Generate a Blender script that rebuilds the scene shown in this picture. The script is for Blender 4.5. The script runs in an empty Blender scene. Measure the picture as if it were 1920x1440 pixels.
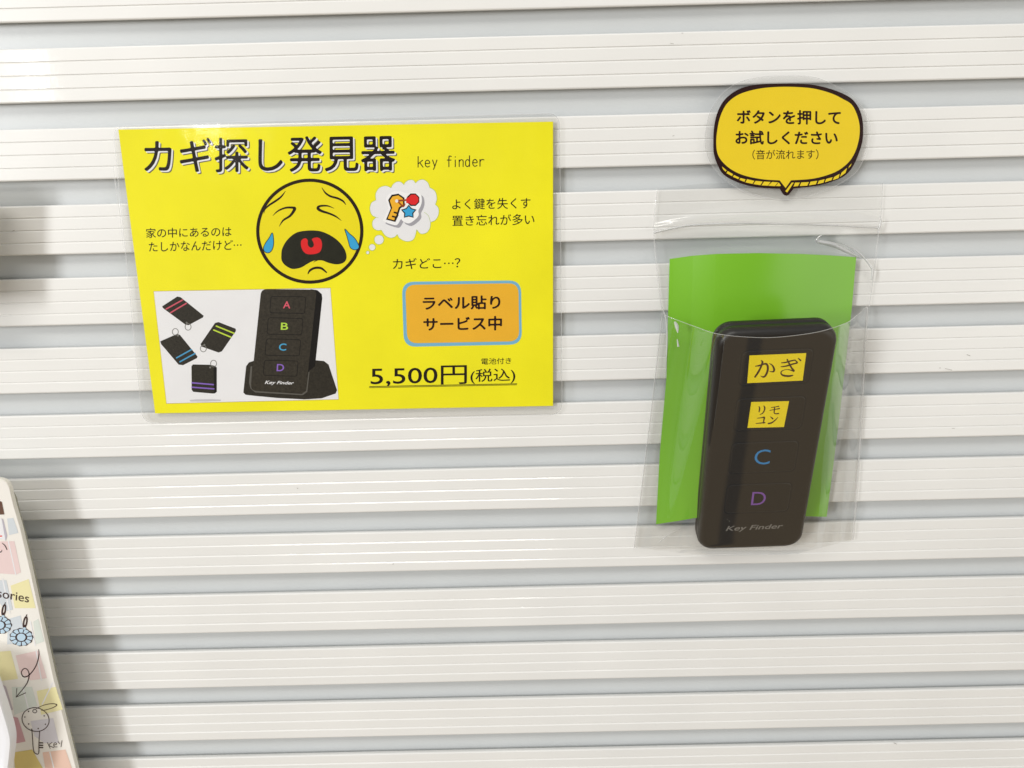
import bpy, bmesh, math, random
import numpy as np
from mathutils import Vector, Matrix, Euler

random.seed(7)
sc = bpy.context.scene
COL = sc.collection

# ------------------------------------------------------------------ camera
FPX = 1600.0                               # focal length in pixels of the 1920 px wide photograph
CAM = Vector((0.0, -0.4224, 0.0))
PITCH, YAW, ROLL = -0.27781, 0.0056, -0.02514
cam_rot = (Matrix.Rotation(YAW, 3, 'Z') @ Matrix.Rotation(math.pi / 2 + PITCH, 3, 'X') @ Matrix.Rotation(ROLL, 3, 'Z'))
cd = bpy.data.cameras.new('camera')
cd.sensor_width = 36.0
cd.lens = FPX / 1920 * 36.0
cd.clip_start, cd.clip_end = 0.01, 100
cam = bpy.data.objects.new('camera', cd)
cam.matrix_world = Matrix.Translation(CAM) @ cam_rot.to_4x4()
COL.objects.link(cam)
sc.camera = cam

# ------------------------------------------------------------------ light
sc.view_settings.view_transform = 'Standard'
sc.view_settings.look = 'None'
sc.view_settings.gamma = 1
sc.view_settings.exposure = 0.14
world = bpy.data.worlds.new('World')
sc.world = world
world.use_nodes = True
wn = world.node_tree
wn.nodes.clear()
_o = wn.nodes.new('ShaderNodeOutputWorld')
_b = wn.nodes.new('ShaderNodeBackground')
_t = wn.nodes.new('ShaderNodeTexCoord')
_n = wn.nodes.new('ShaderNodeTexNoise')
_n.inputs['Scale'].default_value = 1.6
_n.inputs['Detail'].default_value = 1.5
_r = wn.nodes.new('ShaderNodeValToRGB')
_r.color_ramp.elements[0].position = 0.36
_r.color_ramp.elements[0].color = (0.34, 0.31, 0.28, 1)
_r.color_ramp.elements[1].position = 0.62
_r.color_ramp.elements[1].color = (0.98, 0.93, 0.86, 1)


def wmath(op, a, b=None, c=None, clamp=False):
    n = wn.nodes.new('ShaderNodeMath')
    n.operation, n.use_clamp = op, clamp
    for k, x in enumerate((a, b, c)):
        if x is None:
            continue
        if hasattr(x, 'is_linked'):
            wn.links.new(x, n.inputs[k])
        else:
            n.inputs[k].default_value = x
    return n.outputs[0]


def wramp(val, lo, hi):
    n = wn.nodes.new('ShaderNodeMapRange')
    n.interpolation_type = 'SMOOTHSTEP'
    n.inputs['From Min'].default_value, n.inputs['From Max'].default_value = lo, hi
    wn.links.new(val, n.inputs['Value'])
    return n.outputs['Result']


def wmix(fac, a, col):
    n = wn.nodes.new('ShaderNodeMix')
    n.data_type = 'RGBA'
    wn.links.new(fac, n.inputs['Factor'])
    wn.links.new(a, n.inputs['A'])
    n.inputs['B'].default_value = (*col, 1)
    return n.outputs['Result']


_s = wn.nodes.new('ShaderNodeSeparateXYZ')
wn.links.new(_t.outputs['Generated'], _n.inputs['Vector'])
wn.links.new(_t.outputs['Generated'], _s.inputs[0])
wn.links.new(_n.outputs['Fac'], _r.inputs['Fac'])
_az = wmath('ARCTAN2', _s.outputs['X'], wmath('MULTIPLY', _s.outputs['Y'], -1.0))
_c = wmix(wramp(_s.outputs['Z'], 0.05, 0.75), _r.outputs['Color'], (0.95, 0.98, 1.03))      # pale ceiling
_c = wmix(wramp(wmath('MULTIPLY', _s.outputs['Z'], -1.0), 0.15, 0.6), _c, (0.64, 0.47, 0.27))   # wooden floor
_d = wmath('ABSOLUTE', wmath('SUBTRACT', _az, 0.78))
_c = wmix(wmath('MULTIPLY', wramp(_d, 0.42, 0.22), wramp(wmath('ABSOLUTE', wmath('ADD', _s.outputs['Z'], 0.12)), 0.30, 0.12)), _c, (4.2, 4.1, 3.8))   # bright lobe added for the sheen on the green card
_d = wmath('ABSOLUTE', wmath('SUBTRACT', _az, 0.12))
_c = wmix(wmath('MULTIPLY', wramp(_d, 0.17, 0.07), wramp(_s.outputs['Z'], 0.12, 0.02)), _c, (0.07, 0.08, 0.10))   # dark clothes of whoever stands here
wn.links.new(_c, _b.inputs['Color'])
_b.inputs['Strength'].default_value = 0.44
wn.links.new(_b.outputs[0], _o.inputs[0])


def area(name, loc, target, sx, sy, power, col=(1, 1, 1)):
    l = bpy.data.lights.new(name, 'AREA')
    l.shape = 'RECTANGLE'
    l.size, l.size_y, l.energy, l.color = sx, sy, power, col
    o = bpy.data.objects.new(name, l)
    o.location = loc
    o.rotation_euler = (Vector(target) - Vector(loc)).to_track_quat('-Z', 'Y').to_euler()
    COL.objects.link(o)
    return o


area('window_light', (-2.35, -2.7, 0.62), (0, 0, -.08), 0.5, 1.3, 62, (0.975, 0.985, 1.0))
area('ceiling_tube_light', (-0.5, -1.5, 1.7), (0, 0, -.1), 1.3, 0.5, 19, (1.0, 0.97, 0.915))
area('spot_lamp', (-2.30, -3.93, 0.345), (-.2, 0, 0), 0.11, 0.34, 2.4, (1.0, 0.975, 0.92))
area('spot_lamp', (-2.58, -3.93, 0.37), (-.2, 0, 0), 0.08, 0.36, 1.6, (0.97, 0.985, 1.0))
area('spot_lamp', (-1.46, -3.93, 0.11), (-.2, 0, 0), 0.10, 0.13, 0.7, (1.0, 0.98, 0.94))


# ------------------------------------------------------------------ helpers
def lin(r, g, b):
    f = lambda c: (c / 255) / 12.92 if c / 255 <= 0.04045 else ((c / 255 + 0.055) / 1.055) ** 2.4
    return (f(r), f(g), f(b), 1)


def new_mat(name):
    m = bpy.data.materials.new(name)
    m.use_nodes = True
    nt = m.node_tree
    return m, nt, nt.nodes['Principled BSDF']


def mat(name, col, rough=0.45, spec=0.5, coat=0.0, noise=0.0, nscale=60.0, bump=0.0, bscale=300.0, metallic=0.0, coatr=0.08):
    m, nt, p = new_mat(name)
    p.inputs['Base Color'].default_value = col
    p.inputs['Roughness'].default_value = rough
    p.inputs['Specular IOR Level'].default_value = spec
    p.inputs['Coat Weight'].default_value = coat
    p.inputs['Coat Roughness'].default_value = coatr
    p.inputs['Metallic'].default_value = metallic
    tc = nt.nodes.new('ShaderNodeTexCoord')
    if noise:
        n = nt.nodes.new('ShaderNodeTexNoise')
        n.inputs['Scale'].default_value = nscale
        n.inputs['Detail'].default_value = 5
        nt.links.new(tc.outputs['Object'], n.inputs['Vector'])
        mr = nt.nodes.new('ShaderNodeMapRange')
        mr.inputs['To Min'].default_value = 1 - noise
        mr.inputs['To Max'].default_value = 1 + noise
        mr.inputs['From Min'].default_value = 0.25
        mr.inputs['From Max'].default_value = 0.75
        nt.links.new(n.outputs['Fac'], mr.inputs['Value'])
        mx = nt.nodes.new('ShaderNodeVectorMath')
        mx.operation = 'SCALE'
        mx.inputs[0].default_value = col[:3]
        nt.links.new(mr.outputs['Result'], mx.inputs['Scale'])
        nt.links.new(mx.outputs['Vector'], p.inputs['Base Color'])
    if bump:
        n = nt.nodes.new('ShaderNodeTexNoise')
        n.inputs['Scale'].default_value = bscale
        n.inputs['Detail'].default_value = 3
        nt.links.new(tc.outputs['Object'], n.inputs['Vector'])
        b = nt.nodes.new('ShaderNodeBump')
        b.inputs['Strength'].default_value = bump
        b.inputs['Distance'].default_value = 0.001
        nt.links.new(n.outputs['Fac'], b.inputs['Height'])
        nt.links.new(b.outputs['Normal'], p.inputs['Normal'])
        nt.links.new(b.outputs['Normal'], p.inputs['Coat Normal'])
    return m


def film_mat(name, haze=0.05, ior=1.5, rough=0.06, bump=0.0, bscale=30.0, boost=1.0, tint=(0.985, 0.985, 0.98)):
    """thin clear plastic sheet: lets light through, mirrors the room by Fresnel, a trace of milky haze"""
    m = bpy.data.materials.new(name)
    m.use_nodes = True
    nt = m.node_tree
    nt.nodes.clear()
    out = nt.nodes.new('ShaderNodeOutputMaterial')
    tr = nt.nodes.new('ShaderNodeBsdfTransparent')
    tr.inputs['Color'].default_value = (*tint, 1)
    df = nt.nodes.new('ShaderNodeBsdfDiffuse')
    df.inputs['Color'].default_value = (0.8, 0.8, 0.79, 1)
    gl = nt.nodes.new('ShaderNodeBsdfGlossy')
    gl.inputs['Roughness'].default_value = rough
    fr = nt.nodes.new('ShaderNodeLayerWeight')      # Schlick on |cos|, the same from both sides of the sheet
    fr.inputs['Blend'].default_value = 0.5
    pw = nt.nodes.new('ShaderNodeMath')
    pw.operation = 'POWER'
    pw.inputs[1].default_value = 5.0
    nt.links.new(fr.outputs['Facing'], pw.inputs[0])
    mul = nt.nodes.new('ShaderNodeMath')
    mul.operation = 'MULTIPLY_ADD'
    mul.use_clamp = True
    mul.inputs[1].default_value = 0.9
    mul.inputs[2].default_value = 0.075 * boost
    a = nt.nodes.new('ShaderNodeMixShader')
    a.inputs[0].default_value = haze
    b = nt.nodes.new('ShaderNodeMixShader')
    nt.links.new(tr.outputs[0], a.inputs[1])
    nt.links.new(df.outputs[0], a.inputs[2])
    nt.links.new(pw.outputs[0], mul.inputs[0])
    nt.links.new(mul.outputs[0], b.inputs[0])
    nt.links.new(a.outputs[0], b.inputs[1])
    nt.links.new(gl.outputs[0], b.inputs[2])
    nt.links.new(b.outputs[0], out.inputs[0])
    if bump:
        tc = nt.nodes.new('ShaderNodeTexCoord')
        n = nt.nodes.new('ShaderNodeTexNoise')
        n.inputs['Scale'].default_value = bscale
        n.inputs['Detail'].default_value = 2.5
        bp = nt.nodes.new('ShaderNodeBump')
        bp.inputs['Strength'].default_value = bump
        bp.inputs['Distance'].default_value = 0.002
        nt.links.new(tc.outputs['Object'], n.inputs['Vector'])
        nt.links.new(n.outputs['Fac'], bp.inputs['Height'])
        nt.links.new(bp.outputs['Normal'], gl.inputs['Normal'])
        nt.links.new(bp.outputs['Normal'], fr.inputs['Normal'])
    return m


def empty(name, loc, label, cat, group=None):
    o = bpy.data.objects.new(name, None)
    o.location = loc
    o.empty_display_size = 0.02
    COL.objects.link(o)
    o['label'] = label
    o['category'] = cat
    if group:
        o['group'] = group
    return o


def origin_of(p):
    v = Vector((0, 0, 0))
    while p:
        v += Vector(p.location)
        p = p.parent
    return v


def link(name, verts, faces, m, parent=None, smooth=False, fix=True, tri=False):
    """one mesh object; vertices come in world metres"""
    me = bpy.data.meshes.new(name)
    off = origin_of(parent)
    me.from_pydata([tuple(Vector(v) - off) for v in verts], [], faces)
    if fix or tri:
        bm = bmesh.new()
        bm.from_mesh(me)
        if tri:
            bmesh.ops.triangulate(bm, faces=bm.faces[:])
        bmesh.ops.recalc_face_normals(bm, faces=bm.faces[:])
        bm.to_mesh(me)
        bm.free()
    me.materials.append(m)
    if smooth:
        me.polygons.foreach_set('use_smooth', [True] * len(me.polygons))
    o = bpy.data.objects.new(name, me)
    COL.objects.link(o)
    o.parent = parent
    return o


# --- planes: every flat thing is drawn on its own plane, in metres; tracings are read off the photograph
class Plane:
    def __init__(self, o, n):
        self.o, self.n = Vector(o), Vector(n).normalized()

    def at(self, uv, off=0.0):
        d = cam_rot @ Vector(((uv[0] - 960) / FPX, -(uv[1] - 720) / FPX, -1))
        t = (self.o - CAM).dot(self.n) / d.dot(self.n)
        return CAM + d * t + self.n * off


def wall_plane(depth):
    return Plane((0, -depth, 0), (0, -1, 0))


def crop(ox, oy, s):
    return lambda pts: [(ox + x / s, oy + y / s) for x, y in pts]


def smooth_loop(pts, n=6, closed=True):
    """Catmull-Rom through the traced points"""
    P = [np.array(p, float) for p in pts]
    N = len(P)
    out = []
    rng = range(N) if closed else range(N - 1)
    for i in rng:
        if closed:
            a, b, c, d = P[i - 1], P[i], P[(i + 1) % N], P[(i + 2) % N]
        else:
            a, b, c, d = P[max(i - 1, 0)], P[i], P[i + 1], P[min(i + 2, N - 1)]
        for k in range(n):
            t = k / n
            out.append(0.5 * ((2 * b) + (c - a) * t + (2 * a - 5 * b + 4 * c - d) * t * t + (3 * b - a - 3 * c + d) * t ** 3))
    if not closed:
        out.append(P[-1])
    return out


class Art:
    fat = 1.0

    """collects flat shapes on a plane, one mesh in the end"""
    def __init__(self, plane, off):
        self.pl, self.off, self.v, self.f, self.k = plane, off, [], [], 0

    def _z(self):
        self.k += 1
        return self.off + self.k * 2e-6

    def poly(self, pts, smooth=0):
        if smooth:
            pts = smooth_loop(pts, smooth)
        z = self._z()
        b = len(self.v)
        self.v += [self.pl.at(p, z) for p in pts]
        self.f.append(list(range(b, b + len(pts))))
        return self

    def ellipse(self, c, rx, ry, n=40, rot=0.0):
        cr, sr = math.cos(rot), math.sin(rot)
        pts = []
        for i in range(n):
            a = 2 * math.pi * i / n
            x, y = rx * math.cos(a), ry * math.sin(a)
            pts.append((c[0] + x * cr - y * sr, c[1] + x * sr + y * cr))
        return self.poly(pts)

    def stroke(self, pts, w, closed=False, smooth=5):
        """ribbon of varying width (pixels) with round ends"""
        n0 = len(pts)
        ws = [x * self.fat for x in w] if hasattr(w, '__len__') else [w * self.fat] * n0
        P = smooth_loop([(x, y, k) for (x, y), k in zip(pts, ws)], smooth, closed) if smooth else [np.array((x, y, k), float) for (x, y), k in zip(pts, ws)]
        z = self._z()
        N = len(P)
        L, Rr = [], []
        for i in range(N):
            a = P[i - 1] if (closed or i > 0) else P[i]
            c = P[(i + 1) % N] if (closed or i < N - 1) else P[i]
            d = c[:2] - a[:2]
            d = d / (np.hypot(*d) + 1e-9)
            nn = np.array((-d[1], d[0])) * max(P[i][2], 0.1) / 2
            L.append(P[i][:2] + nn)
            Rr.append(P[i][:2] - nn)
        b = len(self.v)
        for l, r in zip(L, Rr):
            self.v += [self.pl.at(l, z), self.pl.at(r, z)]
        for i in range(N if closed else N - 1):
            j = (i + 1) % N
            self.f.append([b + 2 * i, b + 2 * j, b + 2 * j + 1, b + 2 * i + 1])
        if not closed:
            for idx, sgn in ((0, -1), (N - 1, 1)):
                p = P[idx][:2]
                l = L[idx] - p
                dd = np.array((l[1], -l[0])) * sgn
                m = 5
                pts2 = [p + l * math.cos(math.pi * k / m) + dd * math.sin(math.pi * k / m) for k in range(1, m)]
                bb = len(self.v)
                self.v += [self.pl.at(q, z) for q in pts2]
                self.f.append([b + 2 * idx] + list(range(bb, bb + m - 1)) + [b + 2 * idx + 1])
        return self

    def ring(self, c, rx, ry, w, rot=0.0, n=40):
        cr, sr = math.cos(rot), math.sin(rot)
        pts = []
        for i in range(n):
            a = 2 * math.pi * i / n
            x, y = rx * math.cos(a), ry * math.sin(a)
            pts.append((c[0] + x * cr - y * sr, c[1] + x * sr + y * cr))
        return self.stroke(pts, w, closed=True, smooth=0)

    def text(self, body, quad, bold=0.0, rounded=False, shear=0.0, spacing=1.0, dx=0, dy=0):
        """lettering whose inked box is laid into the quad TL, TR, BR, BL"""
        V, F = glyphs(body, bold, rounded, shear, spacing)
        z = self._z()
        q = [np.array(p, float) for p in quad]
        b = len(self.v)
        for x, y in V:
            top = q[0] * (1 - x) + q[1] * x
            bot = q[3] * (1 - x) + q[2] * x
            p = bot * (1 - y) + top * y
            self.v.append(self.pl.at((p[0] + dx, p[1] + dy), z))
        self.f += [[b + i for i in f] for f in F]
        return self

    def build(self, name, m, parent, label=None, mats=None, idx=None):
        me = bpy.data.meshes.new(name)
        off = origin_of(parent)
        me.from_pydata([tuple(v - off) for v in self.v], [], self.f)
        if idx:
            me.polygons.foreach_set('material_index', idx)
        bm = bmesh.new()
        bm.from_mesh(me)
        bmesh.ops.triangulate(bm, faces=[f for f in bm.faces if len(f.verts) > 4])
        bm.normal_update()
        flip = [f for f in bm.faces if f.normal.dot(self.pl.n) < 0]
        bmesh.ops.reverse_faces(bm, faces=flip)
        bm.to_mesh(me)
        bm.free()
        for q in (mats or [m]):
            me.materials.append(q)
        o = bpy.data.objects.new(name, me)
        COL.objects.link(o)
        o.parent = parent
        if label:
            o['label'] = label
        return o


_cache = {}


def glyphs(body, bold, rounded, shear, spacing):
    """outline of a line of text as flat triangles in a unit box; optionally thickened with rounded corners"""
    key = (body, bold, rounded, shear, spacing)
    if key in _cache:
        return _cache[key]
    t = bpy.data.curves.new('lettering', 'FONT')
    t.body = body
    t.resolution_u = 4
    t.space_character = spacing
    if bold and not rounded:
        t.offset = bold
    o = bpy.data.objects.new('lettering', t)
    COL.objects.link(o)
    bpy.context.view_layer.update()
    dg = bpy.context.evaluated_depsgraph_get()
    me = bpy.data.meshes.new_from_object(o.evaluated_get(dg))
    me.calc_loop_triangles()
    V = np.array([v.co[:2] for v in me.vertices])
    F = [list(tr.vertices) for tr in me.loop_triangles]
    bpy.data.objects.remove(o)
    bpy.data.curves.remove(t)
    bpy.data.meshes.remove(me)
    if rounded:
        V, F = thicken(V, F, bold, 64 if rounded is True else 110, 0.030 if rounded is True else rounded)
    V = V.copy()
    V[:, 0] += shear * V[:, 1]
    lo, hi = V.min(0), V.max(0)
    V = (V - lo) / (hi - lo)
    _cache[key] = (V, F)
    return V, F


def thicken(V, F, bold, R=64, blur=0.030):
    """brush-like rounding: rasterise, blur, and cut the blurred ink at a level (marching squares)"""
    lo = V.min(0) - 0.15
    hi = V.max(0) + 0.15
    W, H = [int(math.ceil(x * R)) for x in (hi - lo)]
    ss = 3
    img = np.zeros((H * ss, W * ss))
    for f in F:
        T = (V[f] - lo) * R * ss
        x0, y0 = np.floor(T.min(0)).astype(int)
        x1, y1 = np.ceil(T.max(0)).astype(int) + 1
        X, Y = np.meshgrid(np.arange(x0, x1) + .5, np.arange(y0, y1) + .5)
        s = []
        for i in range(3):
            a, b = T[i], T[(i + 1) % 3]
            s.append((b[0] - a[0]) * (Y - a[1]) - (b[1] - a[1]) * (X - a[0]))
        s = np.array(s)
        img[y0:y1, x0:x1][(s >= 0).all(0) | (s <= 0).all(0)] = 1
    sig = blur * R * ss
    r = int(3 * sig)
    k = np.exp(-0.5 * (np.arange(-r, r + 1) / sig) ** 2)
    k /= k.sum()
    img = np.apply_along_axis(lambda a: np.convolve(a, k, 'same'), 0, img)
    img = np.apply_along_axis(lambda a: np.convolve(a, k, 'same'), 1, img)
    G = img[ss // 2::ss, ss // 2::ss]
    lvl = bold
    h, w = G.shape
    vs, fs, ids = [], [], {}

    def vid(kx, p):
        if kx not in ids:
            ids[kx] = len(vs)
            vs.append(p)
        return ids[kx]

    In = G > lvl
    for y in range(h - 1):
        for x in range(w - 1):
            c = [(x, y), (x + 1, y), (x + 1, y + 1), (x, y + 1)]
            ins = [In[b, a] for a, b in c]
            if not any(ins):
                continue
            poly = []
            for i in range(4):
                a, b = c[i], c[(i + 1) % 4]
                if ins[i]:
                    poly.append(vid((a,), a))
                if ins[i] != ins[(i + 1) % 4]:
                    ga, gb = G[a[1], a[0]], G[b[1], b[0]]
                    t = (lvl - ga) / (gb - ga)
                    e = tuple(sorted((a, b)))
                    poly.append(vid(e, (a[0] + (b[0] - a[0]) * t, a[1] + (b[1] - a[1]) * t)))
            if len(poly) > 2:
                fs.append(poly)
    return np.array(vs, float), fs


def slab(pts, plane, z0, z1, bevel=0.0):
    """prism of a traced outline between two offsets of its plane"""
    n = len(pts)
    v = [plane.at(p, z0) for p in pts] + [plane.at(p, z1) for p in pts]
    f = [list(range(n - 1, -1, -1)), list(range(n, 2 * n))]
    for i in range(n):
        j = (i + 1) % n
        f.append([i, j, n + j, n + i])
    return v, f


def round_quad(q, r, n=6):
    """quad TL TR BR BL with rounded corners of radius r px"""
    out = []
    q = [np.array(p, float) for p in q]
    for i in range(4):
        p, a, b = q[i], q[i - 1], q[(i + 1) % 4]
        u = (a - p) / np.hypot(*(a - p))
        v = (b - p) / np.hypot(*(b - p))
        s, e = p + u * r, p + v * r
        for k in range(n + 1):
            t = k / n
            c = (1 - t) ** 2 * s + 2 * t * (1 - t) * p + t * t * e
            # pull the quadratic slightly towards a circle
            out.append(tuple(c))
    return out


# ------------------------------------------------------------------ materials
M_slat = mat('cream_slat', lin(234, 233, 229), rough=0.38, spec=0.4, coat=0.6, coatr=0.05, noise=0.03, nscale=16, bump=0.02, bscale=500)
M_back = mat('pale_blue_grey_backing', lin(205, 208, 208), rough=0.34, spec=0.45, noise=0.02, nscale=30, bump=0.03, bscale=500)
M_ink = mat('black_ink', lin(26, 17, 12), rough=0.5, spec=0.12)
M_dkink = mat('brown_black_ink', lin(38, 10, 8), rough=0.5, spec=0.12)
M_yellow = mat('yellow_paper', lin(242, 233, 30), rough=0.55, spec=0.12, noise=0.06, nscale=22)  # broad tone noise stands in for mottled reflections in the laminate
M_face = mat('face_yellow_ink', lin(236, 220, 26), rough=0.55, spec=0.12)
M_white = mat('white_print', lin(234, 233, 234), rough=0.55, spec=0.12, noise=0.02)
M_grey = mat('grey_print', lin(120, 116, 70), rough=0.55, spec=0.12)
M_red = mat('red_ink', lin(222, 38, 40), rough=0.5, spec=0.12)
M_tear = mat('blue_tear_ink', lin(58, 165, 215), rough=0.5, spec=0.12)
M_orange = mat('orange_print', lin(236, 180, 48), rough=0.55, spec=0.12, noise=0.03)
M_blue = mat('light_blue_print', lin(120, 180, 210), rough=0.55, spec=0.12)
M_leaf = mat('pale_green_outline', lin(176, 196, 96), rough=0.55, spec=0.12)
M_gold = mat('gold_print', lin(240, 180, 46), rough=0.5, spec=0.12)
M_brown = mat('brown_print', lin(150, 70, 30), rough=0.5, spec=0.12)
M_photoblack = mat('photo_black', lin(46, 42, 34), rough=0.5, spec=0.12, noise=0.35, nscale=900)
M_photoedge = mat('photo_dark_edge', lin(16, 13, 10), rough=0.5, spec=0.12)
M_photogrey = mat('photo_grey_line', lin(120, 118, 112), rough=0.5, spec=0.12)
M_bubble = mat('golden_paper', lin(238, 208, 40), rough=0.5, spec=0.12, noise=0.03, nscale=40)
M_green = mat('green_card', lin(122, 186, 44), rough=0.28, spec=0.55, noise=0.05, nscale=14, bump=0.02, bscale=60)
M_body = mat('black_plastic', lin(30, 27, 24), rough=0.42, spec=0.5, bump=0.03, bscale=2500)
M_gap = mat('black_gap', lin(8, 8, 8), rough=0.6)
M_labely = mat('label_yellow', lin(250, 225, 36), rough=0.5, spec=0.2)
M_labelink = mat('label_ink', lin(74, 44, 10), rough=0.5)
M_laminate = film_mat('laminate_film', haze=0.004, rough=0.10, bump=0.30, bscale=30, boost=0.5, tint=(0.985, 0.985, 0.98))
M_lamedge = film_mat('laminate_edge', haze=0.42, rough=0.2, boost=2.0)
M_film = film_mat('clear_bag_film', haze=0.012, rough=0.035, bump=0.10, bscale=24, boost=1.15)
M_filmrear = film_mat('clear_bag_rear_film', haze=0.02, rough=0.10, bump=0.14, bscale=26, boost=.9, tint=(0.98, 0.98, 0.975))
M_weld = film_mat('bag_weld', haze=0.38, rough=0.15, boost=2.0)
M_glint = film_mat('bag_glint', haze=0.8, rough=0.10, boost=2.0)  # milky white put in for bright highlights along the film
M_crease = film_mat('bag_crease_sheen', haze=0.5, rough=0.10, boost=4.0)  # haze raised so the folds look brightly lit

# ------------------------------------------------------------------ the wall: raised cream slats over a pale backing
PIT, Z0 = 0.03549, 0.05769
XL, XR = -0.62, 0.62
KA, KB = -9, 24
wall = empty('wall', (0, 0, 0), 'cream slatted display wall with grooved horizontal slats and pale grey gaps', 'wall')
wall['kind'] = 'structure'


def slat_profile():
    """section (depth towards the viewer, height above the bottom edge) of one slat, top to bottom"""
    h = PIT * 0.675
    th = 0.0026
    pts = [(-th, h - 0.0003), (-0.0008, h), (-0.00025, h - 0.0002), (0, h - 0.0007)]
    for i in (3, 2, 1):
        z = h * i / 4
        pts += [(0, z + 0.00035), (-0.00055, z + 0.00014), (-0.00055, z + 0.00008), (0, z - 0.00065)]
    pts += [(0, 0.0008), (-0.0002, 0.0003), (-0.0007, 0.0), (-th, 0.0002)]
    return pts


prof = slat_profile()
v, f = [], []
nx = 60
rs = random.Random(3)
for k in range(KA, KB):
    zb = Z0 - k * PIT
    b0 = len(v)
    sag = rs.uniform(-1, 1) * 0.0002
    for i in range(nx + 1):
        x = XL + (XR - XL) * i / nx
        wob = 0.00012 * math.sin(x * 9 + k * 2.1) + sag * math.sin((x - XL) / (XR - XL) * math.pi)
        dw = 0.00015 * math.sin(x * 13 + k * 1.3)
        for d, z in prof:
            v.append((x, -d + dw, zb + z + wob))
    n = len(prof)
    for i in range(nx):
        for j in range(n - 1):
            a = b0 + i * n + j
            f.append([a, a + 1, a + n + 1, a + n])
        f.append([b0 + i * n + n - 1, b0 + i * n, b0 + (i + 1) * n, b0 + (i + 1) * n + n - 1])
link('slats', v, f, M_slat, wall)
zt, zb_ = Z0 - (KA - 1) * PIT, Z0 - KB * PIT
yb = 0.0050
v = [(XL, yb, zb_), (XR, yb, zb_), (XR, yb, zt), (XL, yb, zt), (XL, yb + .01, zb_), (XR, yb + .01, zb_), (XR, yb + .01, zt), (XL, yb + .01, zt)]
f = [[0, 1, 2, 3], [7, 6, 5, 4], [0, 4, 5, 1], [1, 5, 6, 2], [2, 6, 7, 3], [3, 7, 4, 0]]
link('backing', v, f, M_back, wall)

a = Art(wall_plane(0.0003), 0.0)
for p, w in (([(1813, 665), (1819, 667)], 1.2), ([(1772, 691), (1785, 694)], .9), ([(1761, 690), (1764, 690)], .9), ([(1785, 803), (1790, 803)], .8), ([(1257, 81), (1263, 82)], 1.0),
             ([(1278, 62), (1281, 62)], .9), ([(557, 915), (558.5, 916)], 1.2), ([(1676, 1393), (1681, 1395)], 1.0), ([(1261, 255), (1264, 254)], .9), ([(736, 1058), (738, 1057)], 1.0), ([(24, 433), (27, 432)], 1.2)):
    a.stroke(p, w * .7, smooth=0)
a.build('scuff_marks', mat('scuff_grey', lin(150, 145, 135), .6), wall)

# ------------------------------------------------------------------ the laminated yellow price sign
PP = wall_plane(0.0022)
sign = empty('price_sign', PP.at((645, 500)), 'yellow laminated price sign with crying face and 5,500 yen price', 'sign')
yel = [(222, 243), (1037, 228), (1037, 761), (291, 775)]
v, f = slab(yel, PP, -0.0001, 0.0001)
link('paper', v, f, M_yellow, sign)
E1 = 0.00013
c1, c2, c3, c4 = crop(200, 200, 3.84), crop(660, 200, 4.5714), crop(270, 520, 4.8), crop(660, 500, 4.5714)

quad = [(271, 261), (740, 251), (741, 320.5), (271, 325)]
Art(PP, E1).text('カギ探し発見器', quad, bold=0.30, rounded=0.016, dx=4.6, dy=4.2).build('title_shadow', mat('title_grey', lin(95, 90, 72), 0.5, .12), sign)
Art(PP, E1 + 2e-5).text('カギ探し発見器', quad, bold=0.30, rounded=0.016, dx=2.8, dy=2.6).build('title_outline', M_white, sign)
Art(PP, E1 + 4e-5).text('カギ探し発見器', quad, bold=0.32, rounded=0.016).build('title_lettering', M_ink, sign)

a = Art(PP, E1)
a.text('家の中にあるのは', [(274, 428), (434, 424.5), (434, 443.5), (274.5, 446.5)], bold=0.36, rounded=0.014)
a.text('たしかなんだけど⋯', [(279, 454), (453, 449.5), (453, 468), (279.5, 472)], bold=0.36, rounded=0.014)
a.build('left_caption', M_ink, sign)
a = Art(PP, E1)
a.text('よく鍵を失くす', [(847.7, 373), (994.7, 370), (994.7, 391), (848, 393)], bold=0.36, rounded=0.014)
a.text('置き忘れが多い', [(847.7, 404), (1002, 400.5), (1002, 421.5), (848.5, 424)], bold=0.36, rounded=0.014)
a.build('right_caption', M_ink, sign)
Art(PP, E1).text('カギどこ⋯？', [(736.6, 484.5), (863, 482), (863, 502.5), (737, 505)], bold=0.36, rounded=0.014).build('question_caption', M_ink, sign)

# 'key finder' in thin monospaced strokes
a = Art(PP, E1)
W = 1.7
LH = {'k': [[(0, 0), (0, 20)], [(9, 7), (0, 14)], [(3.5, 11.5), (10, 20)]],
      'e': [[(0.5, 13), (9, 13), (8.3, 9), (5, 7), (1.6, 9), (0.4, 13), (1.5, 17.5), (5, 20), (9, 18.2)]],
      'y': [[(0, 7), (4.6, 19)], [(9, 7), (4.6, 19), (2, 24.5)]],
      'f': [[(8.5, 0.6), (5.5, 0), (3.6, 2.5), (3.5, 20)], [(0, 7.5), (8, 7.5)]],
      'i': [[(4, 7.5), (4, 20)], [(4, 1.5), (4, 2.2)]],
      'n': [[(0, 7.5), (0, 20)], [(0, 11), (2.5, 7.8), (6, 7.4), (8, 10), (8, 20)]],
      'd': [[(8.5, 0), (8.5, 20)], [(8.5, 11), (6.5, 7.8), (3.5, 7.4), (0.8, 10), (0.4, 14), (1, 18), (4, 20.2), (7, 18.6), (8.5, 16)]],
      'r': [[(0.5, 7.5), (0.5, 20)], [(0.5, 12), (2.5, 8.5), (6, 7.3), (8.5, 8)]]}
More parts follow.
